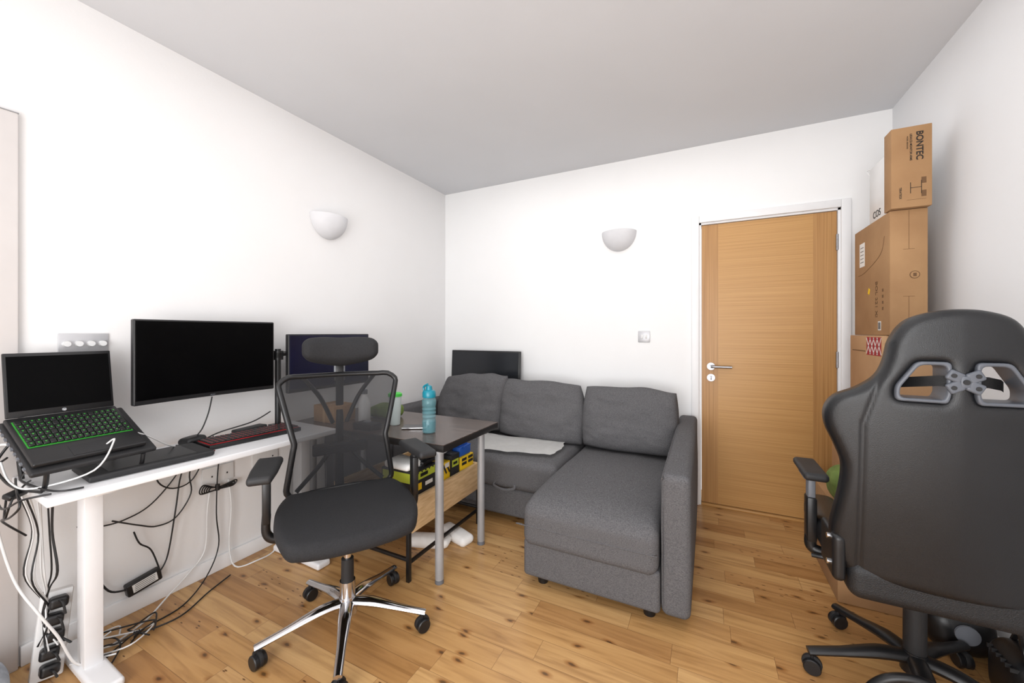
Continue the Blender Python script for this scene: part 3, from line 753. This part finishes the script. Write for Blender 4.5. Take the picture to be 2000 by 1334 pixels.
# ------------------------------------------------------------ cartons
def carton(x0,x1,y0,y1,z0,z1,label,m=CARD,extra=None,tape=True):
    b=B();b.bx(x0,x1,y0,y1,z0,z1,m,.003)
    if tape:
        xm=(x0+x1)/2
        b.bx(xm-.02,xm+.02,y0-.0006,y0,z1-.09,z1,TAPE);b.bx(xm-.02,xm+.02,y0-.0006,y1,z1,z1+.0006,TAPE)
    if extra: extra(b)
    return O(b,'cardboard_box',label=label,cat='box',group='stacked cardboard boxes')
def ex5(b):
    b.box((.86,2.2495,.10),(.13,.001,.13),LABEL)
    for k in range(14): b.box((.815+k*.0065,2.2488,.12),(.0028 if k%3 else .0045,.0008,.05),INK)
    for k in range(4): b.box((.86,2.2488,.08-.012*k),(.10,.0008,.003),INK)
carton(.54,.98,2.25,2.80,.001,.42,'large brown cardboard box with white shipping label on the floor',CARD,ex5)
def ex4(b):
    b.box((.659,2.62,.80),(.001,.05,.04),BLUE);b.box((.659,2.60,.6),(.001,.12,.08),LABEL)
carton(.66,.985,2.42,2.86,.422,.865,'brown cardboard box stacked on a larger box',CARD2,ex4)
def ex3(b):
    xf=.7645
    b.bx(xf-.0005,xf+.0006,2.49,2.68,1.115,1.208,REDP)
    for k in range(4):
        for s in (-1,1): b.box((xf-.0008,2.515+k*.046,1.162),(.0006,.006,.10),LABEL,rot=(s*33,0,0))
    b.bx(xf-.0005,xf+.0006,2.70,2.90,1.13,1.135,INKB)
carton(.765,.975,2.48,2.94,.867,1.216,'cardboard box with red geometric print in the middle of the stack',CARD2,ex3,tape=False)
def ex2(b):
    xf=.7795
    b.box((xf,2.80,1.66),(.001,.075,.13),LABEL)
    for k in range(5): b.box((xf-.0007,2.80,1.70-.02*k),(.0006,.05,.003),INK)
    b.text('BOL 221 XI',.038,INKB,basis((xf-.0004,2.60,1.40),(0,0,-1),(0,-1,0)))
    b.box((xf,2.56,1.265),(.001,.035,.045),LABEL)
    for k in range(6): b.box((xf-.0007,2.547+k*.005,1.265),(.0006,.0022,.035),INK)
    b.box((xf,2.70,1.45),(.001,.022,.03),YEL,rot=(25,0,0))
    b.tube([(xf,2.86,1.55),(xf,2.75,1.56),(xf,2.55,1.62),(xf,2.5,1.70)],.0010,INKB,seg=5)
    for z in (1.38,1.41,1.44,1.35): b.box((xf-.0003,2.52,z),(.0008,.014,.014),INKB)
    xm=.847
    b.cyl((xm+.02,2.4395,1.50),(xm+.02,2.4385,1.50),.018,INKB,seg=20);b.cyl((xm+.02,2.4388,1.50),(xm+.02,2.4380,1.50),.015,CARD,seg=20)
    b.box((xm+.02,2.4378,1.50),(.012,.0006,.016),INKB)
    b.bx(xm-.0006,xm+.0006,2.4392,2.44,1.62,1.80,INKB);b.bx(xm-.0006,xm+.0006,2.4392,2.44,1.222,1.40,INKB)
    b.bx(xm-.02,xm+.02,2.4392,2.44,1.62,1.6212,INKB);b.bx(xm-.02,xm+.02,2.4392,2.44,1.40,1.4012,INKB)
carton(.78,.912,2.44,2.92,1.218,1.805,'tall brown furniture carton with printed lettering in the stack',CARD,ex2,tape=False)
def ex1(b):
    yf=2.4095
    b.text('BONTEC',.033,INK,basis((.872,yf,2.085),(0,0,-1),(1,0,0)),.0006,.0007)
    b.text('LED/LCD MONITOR ARMS',.0105,INK,basis((.843,yf,2.082),(0,0,-1),(1,0,0)),.0005,.0002)
    b.text('MODEL: BRA01A02',.007,INK,basis((.831,yf,2.105),(0,0,-1),(1,0,0)),.0005)
    b.text('TERATECK',.011,INK,basis((.807,yf,1.875),(0,0,-1),(1,0,0)),.0005,.0002)
    for z in (1.865,1.925): b.box((.887,yf,z),(.016,.001,.028),INKB)
    b.bx(.878,.880,yf-.0005,yf+.0005,1.865,1.925,INK);b.bx(.841,.879,yf-.0005,yf+.0005,1.894,1.896,INK);b.bx(.841,.843,yf-.0005,yf+.0005,1.87,1.92,INK)
    b.bx(.83,.895,yf-.0003,yf+.0006,1.840,1.841,INKB)
carton(.775,.915,2.41,2.49,1.807,2.178,'brown carton with black printed lettering on top of the stack',CARD,ex1,tape=False)
b=B();b.bx(.788,.90,2.50,2.72,1.807,2.10,WHITEP,.002);b.text('COS',.05,INK,basis((.787,2.62,1.84),(0,-1,0),(0,0,1)))
b.tube([(.80,2.71,2.10),(.79,2.76,2.11),(.80,2.74,2.07)],.003,WHITEP)
O(b,'white_box',label='white box with black lettering behind the top carton',cat='box')
b=B();b.soft((.595,2.35,.50),(.12,.18,.155),.055,GREEN,n=6,nz=.025,seed=5,puff=(.01,0,.02));O(b,'bag',label='green fabric bag resting on the cardboard box',cat='bag')
vc=E('vacuum_cleaner','black canister vacuum cleaner on the floor beside the cardboard boxes','vacuum cleaner',(.87,2.135,0))
b=B();b.soft((.875,2.135,.085),(.20,.15,.15),.055,BLACK,n=6,puff=(0,0,.02));b.cyl((.875,2.058,.10),(.875,2.05,.10),.035,GREYP)
b.tube([(.80,2.135,.165),(.83,2.135,.20),(.92,2.135,.20),(.95,2.135,.165)],.01,BLACK);O(b,'body',vc,world=True)
for x in (.80,.93):
    b=B();b.cyl((x,2.205,.055),(x+.02,2.205,.055),.05,BLACK2);O(b,'wheel',vc,world=True)
b=B();b.soft((.93,1.865,.10),(.115,.18,.19),.045,LEATH,n=6,puff=(.01,.01,.01))
for k in range(6): b.box((.885,1.80+k*.022,.165),(.05,.006,.012),BLACK2)
b.cyl((.93,1.772,.10),(.93,1.762,.10),.042,BLACK2);b.cyl((.93,1.763,.10),(.93,1.757,.10),.018,GREYP);b.tube([(.90,1.80,.19),(.90,1.82,.235),(.93,1.90,.24),(.93,1.93,.19)],.008,BLACK)
O(b,'air_pump',label='glossy black ribbed appliance with handle beside the chair base',cat='appliance')
# ------------------------------------------------------------ cables etc.
def cable(pts,m,label,r=.0032,name='cable'):
    b=B();b.tube(pts,r,m,seg=6,res=6);return O(b,name,label=label,cat='cable',group='loose cables',sharp=80)
xw=-2.235
BL='thin black cable hanging below the white desk';WL='thin white cable hanging below the white desk';FB='black cable trailing on the wooden floor';FW='white cable trailing on the wooden floor'
cable([(-2.2,.96,.68),(xw,.937,.567),(xw,.842,.46),(xw,.756,.427),(xw,.677,.43),(-2.2,.60,.47)],BLACK,BL)
cable([(-2.2,1.0,.68),(xw,.985,.55),(xw,.99,.45),(xw,.93,.36),(xw,.86,.35),(xw,.80,.38),(-2.2,.70,.45)],BLACK,BL)
cable([(-2.19,1.12,.68),(xw,1.11,.56),(xw,1.10,.31),(xw,1.11,.14),(-2.2,1.04,.03),(-2.10,.90,.006),(-2.08,.76,.006),(-2.03,.70,.006)],BLACK,BL)
cable([(-2.245,1.08,.46),(xw,1.06,.34),(xw,1.05,.15),(-2.22,.98,.08),(-2.19,.88,.03),(-2.13,.78,.006),(-2.08,.66,.006)],WHITEP,WL,.004)
cable([(-2.245,1.16,.46),(xw,1.17,.32),(xw,1.16,.12),(-2.2,1.17,.01),(-2.16,1.25,.006),(-2.17,1.36,.01),(xw+.01,1.40,.10)],WHITEP,WL,.004)
cable([(-2.2,.62,.60),(xw,.65,.42),(xw,.66,.26),(xw,.70,.15),(-2.225,.755,.125)],BLACK,BL,.004)
cable([(-2.225,.865,.14),(xw,.90,.20),(xw,.93,.40),(xw,.95,.55),(-2.2,.98,.68)],BLACK,BL)
cable([(-2.225,.87,.135),(xw,.84,.25),(xw,.80,.30),(xw,.78,.36)],BLACK,BL)
cable([(-2.20,.86,.68),(xw,.86,.56),(xw,.92,.50),(xw,1.0,.52),(-2.2,1.05,.67)],BLACK,BL)
b=B()
for k in range(5):
    w=.035+.008*k
    b.tube([(xw,1.105,.44),(xw+.01,1.105-w,.45+.006*k),(xw+.012,1.105-w*1.2,.435),(xw,1.105,.43),(xw+.01,1.105+w,.445-.004*k),(xw+.012,1.105+w*1.2,.43+.006*k)],.0032,BLACK,seg=6,closed=True)
b.cyl((xw,1.105,.425),(xw,1.105,.455),.01,BLACK);O(b,'cable_bundle',label='black cable folded and tied below the desk',cat='cable')
b=B();b.soft((-2.228,.81,.128),(.035,.12,.055),.007,BLACK,n=3,rot=(10,0,0));b.box((-2.2095,.81,.130),(.001,.085,.035),LABEL,rot=(10,0,0))
for k in range(4): b.box((-2.2088,.81,.142-.008*k),(.001,.07,.002),INK,rot=(10,0,0))
O(b,'power_adapter',label='black power adapter with white label by the skirting board',cat='power adapter')
CE='cable looping over the white desk edge by the laptop'
cable([(-2.10,.46,.716),(-2.03,.43,.72),(-1.97,.395,.70),(-1.99,.385,.64),(-2.08,.40,.62),(-2.16,.42,.66)],BLACK,'black '+CE)
cable([(-2.16,.44,.72),(-2.06,.42,.725),(-1.95,.40,.722),(-1.90,.395,.69),(-1.95,.385,.65),(-2.1,.40,.60),(-2.19,.47,.50)],BLACK,'black '+CE)
cable([(-2.12,.45,.74),(-2.0,.42,.745),(-1.88,.46,.720),(-1.85,.52,.716)],BLACK,'black '+CE)
cable([(-2.15,.42,.80),(-2.19,.40,.76),(-2.15,.395,.70),(-2.0,.38,.67),(-1.9,.40,.71),(-1.86,.45,.718)],BLACK,'black '+CE)
cable([(-2.18,.43,.84),(-2.17,.40,.78),(-2.08,.40,.74),(-1.98,.41,.725),(-1.90,.44,.72)],BLACK,'black '+CE,.004)
cable([(-2.04,.41,.86),(-2.10,.39,.85),(-2.14,.385,.75),(-2.12,.39,.60),(-2.08,.42,.40),(-2.02,.46,.28),(-2.0,.50,.18),(-2.0,.54,.06),(-2.01,.60,.008)],WHITEP,'white '+CE,.0042)
cable([(-1.93,.60,.83),(-1.90,.61,.845),(-1.87,.55,.76),(-1.93,.43,.73),(-2.02,.40,.745),(-2.09,.395,.80)],WHITEP,'white '+CE,.003)
cable([(-2.0,.64,.87),(-1.98,.72,.83),(-2.03,.82,.755),(-2.12,.90,.72),(-2.17,.98,.716)],WHITEP,'white cable running from the laptop across the desk',.003)
b=B();b.soft((-1.99,.405,.71),(.03,.05,.018),.006,BLACK,n=3,rot=(10,20,30));O(b,'cable_connector',label='black plug end hanging at the desk corner',cat='plug')
cable([(-2.11,1.02,.925),(-2.12,1.01,.85),(-2.13,.99,.78),(-2.14,.97,.745)],BLACK,'black cable dropping from the large monitor to the desk')
cable([(-2.13,1.31,.80),(-2.10,1.2,.77),(-2.15,1.08,.74),(-2.16,1.02,.72)],BLACK,'black cable from the monitor arm across the desk')
cable([(-2.16,.90,.716),(-2.10,.925,.718),(-2.05,.94,.718),(-2.11,1.0,.716),(-2.18,1.06,.718)],BLACK,'black cable lying on the desk beside the mouse')
cable([(-2.11,.985,.716),(-2.02,.935,.716),(-1.94,.925,.716),(-1.92,.94,.715)],REDC,'red braided cable beside the keyboard')
for i in range(10):
    dx=random.uniform(-.05,.05);dy=random.uniform(-.03,.05);e1=random.uniform(-.03,.03)
    m=BLACK if i%3 else WHITEP
    cable([(-2.11+dx,.47+dy,.66),(-2.13+dx*.6+e1,.49+dy*.5,.52),(-2.11+dx,.48+dy,.38),(-2.11+dx*.5,.50,.28+dy),(-2.08-dx*.5,.49,.20),(-2.06+dx,.50+dy,.13)],m,('black' if m is BLACK else 'white')+' cable hanging beside the desk leg',.0026)
ps=E('power_strip','white extension socket strip standing by the desk leg','power strip',(-2.10,.50,0))
PM=TM((-2.10,.495,.002),(-6,-8,-10))
b=B();b.box((0,0,.145),(.035,.080,.29),WHITEP,.006,mx=PM);O(b,'casing',ps,world=True)
for k in range(5):
    b=B();b.soft((.040,0,.04+.054*k),(.044,.048,.038),.011,BLACK,n=3,mx=PM@TM((0,0,0),(0,0,(-1)**k*4)));b.tube([(.055,0,.045+.055*k),(.075,.01,.04+.055*k),(.08,.02,.02+.05*k)],.0035,BLACK,mx=PM)
    O(b,'power_plug',label='black plug in the white socket strip',cat='plug',group='power plugs')
for i in range(7):
    m=WHITEP if i%2==1 else BLACK
    cx0,cy0=-2.06+random.uniform(-.06,.06),.66+random.uniform(-.06,.10)
    pts=[]
    for k in range(6):
        a=k*random.uniform(.7,1.3)+i*1.7;r0=random.uniform(.04,.12)
        pts.append((min(-1.95,max(-2.235,cx0+math.cos(a)*r0)),cy0+math.sin(a)*r0,.006+.003*i+.014*abs(math.sin(k*1.3+i))))
    cable(pts,m,FB if m is BLACK else FW,.003)
cable([(-2.06,.74,.006),(-2.03,.86,.006),(-2.10,1.0,.006),(-2.15,1.12,.006)],BLACK,FB)
b=B();b.soft((-2.08,.30,.08),(.22,.22,.16),.06,GREYCL,n=8,nz=.04,seed=2);O(b,'towel',label='crumpled grey blue towel on the floor by the desk',cat='towel')
b=B();b.tube([(.45,1.61,.03),(.465,1.605,.10),(.51,1.60,.155),(.575,1.60,.175),(.635,1.60,.155),(.675,1.60,.10),(.69,1.60,.03)],.015,BLACK,seg=14,res=8)
O(b,'hose',label='smooth black flexible hose arching over the floor by the chair',cat='hose')
# ------------------------------------------------------------ lights
def area(name,loc,rot,sx,sy,e,col=(1,1,1)):
    l=bpy.data.lights.new(name,'AREA');l.shape='RECTANGLE';l.size=sx;l.size_y=sy;l.energy=e;l.color=col
    o=bpy.data.objects.new(name,l);o.location=loc;o.rotation_euler=tuple(rad(r) for r in rot);COL.objects.link(o);return o
area('window_light',(-.3,YF+.05,1.25),(90,0,-2),2.2,1.9,60,(1,1,1))
area('ceiling_fill_light',(-.6,1.6,H-.03),(0,0,0),2.4,2.2,18,(1,1,1))  # added fill under the ceiling, no fitting there; brightens the back of the room
area('bounce_fill_light',(-.4,-.8,.9),(138,0,0),1.8,1.2,28,(.985,.99,1))  # added unseen fill behind the camera, tilted up to lift ceiling and back wall
w=bpy.data.worlds.new('World');scene.world=w;w.use_nodes=True
w.node_tree.nodes['Background'].inputs[0].default_value=(.99,.995,1,1);w.node_tree.nodes['Background'].inputs[1].default_value=1.15
# ------------------------------------------------------------ camera
cam=bpy.data.cameras.new('camera');co=bpy.data.objects.new('camera',cam);COL.objects.link(co)
co.location=(0,0,1.23);co.rotation_euler=(rad(90),0,rad(26.5))
cam.sensor_width=36;cam.lens=758/2000*36;cam.shift_y=-17/2000;cam.clip_start=.02
scene.camera=co
scene.view_settings.view_transform='Standard';scene.view_settings.look='None';scene.view_settings.exposure=0
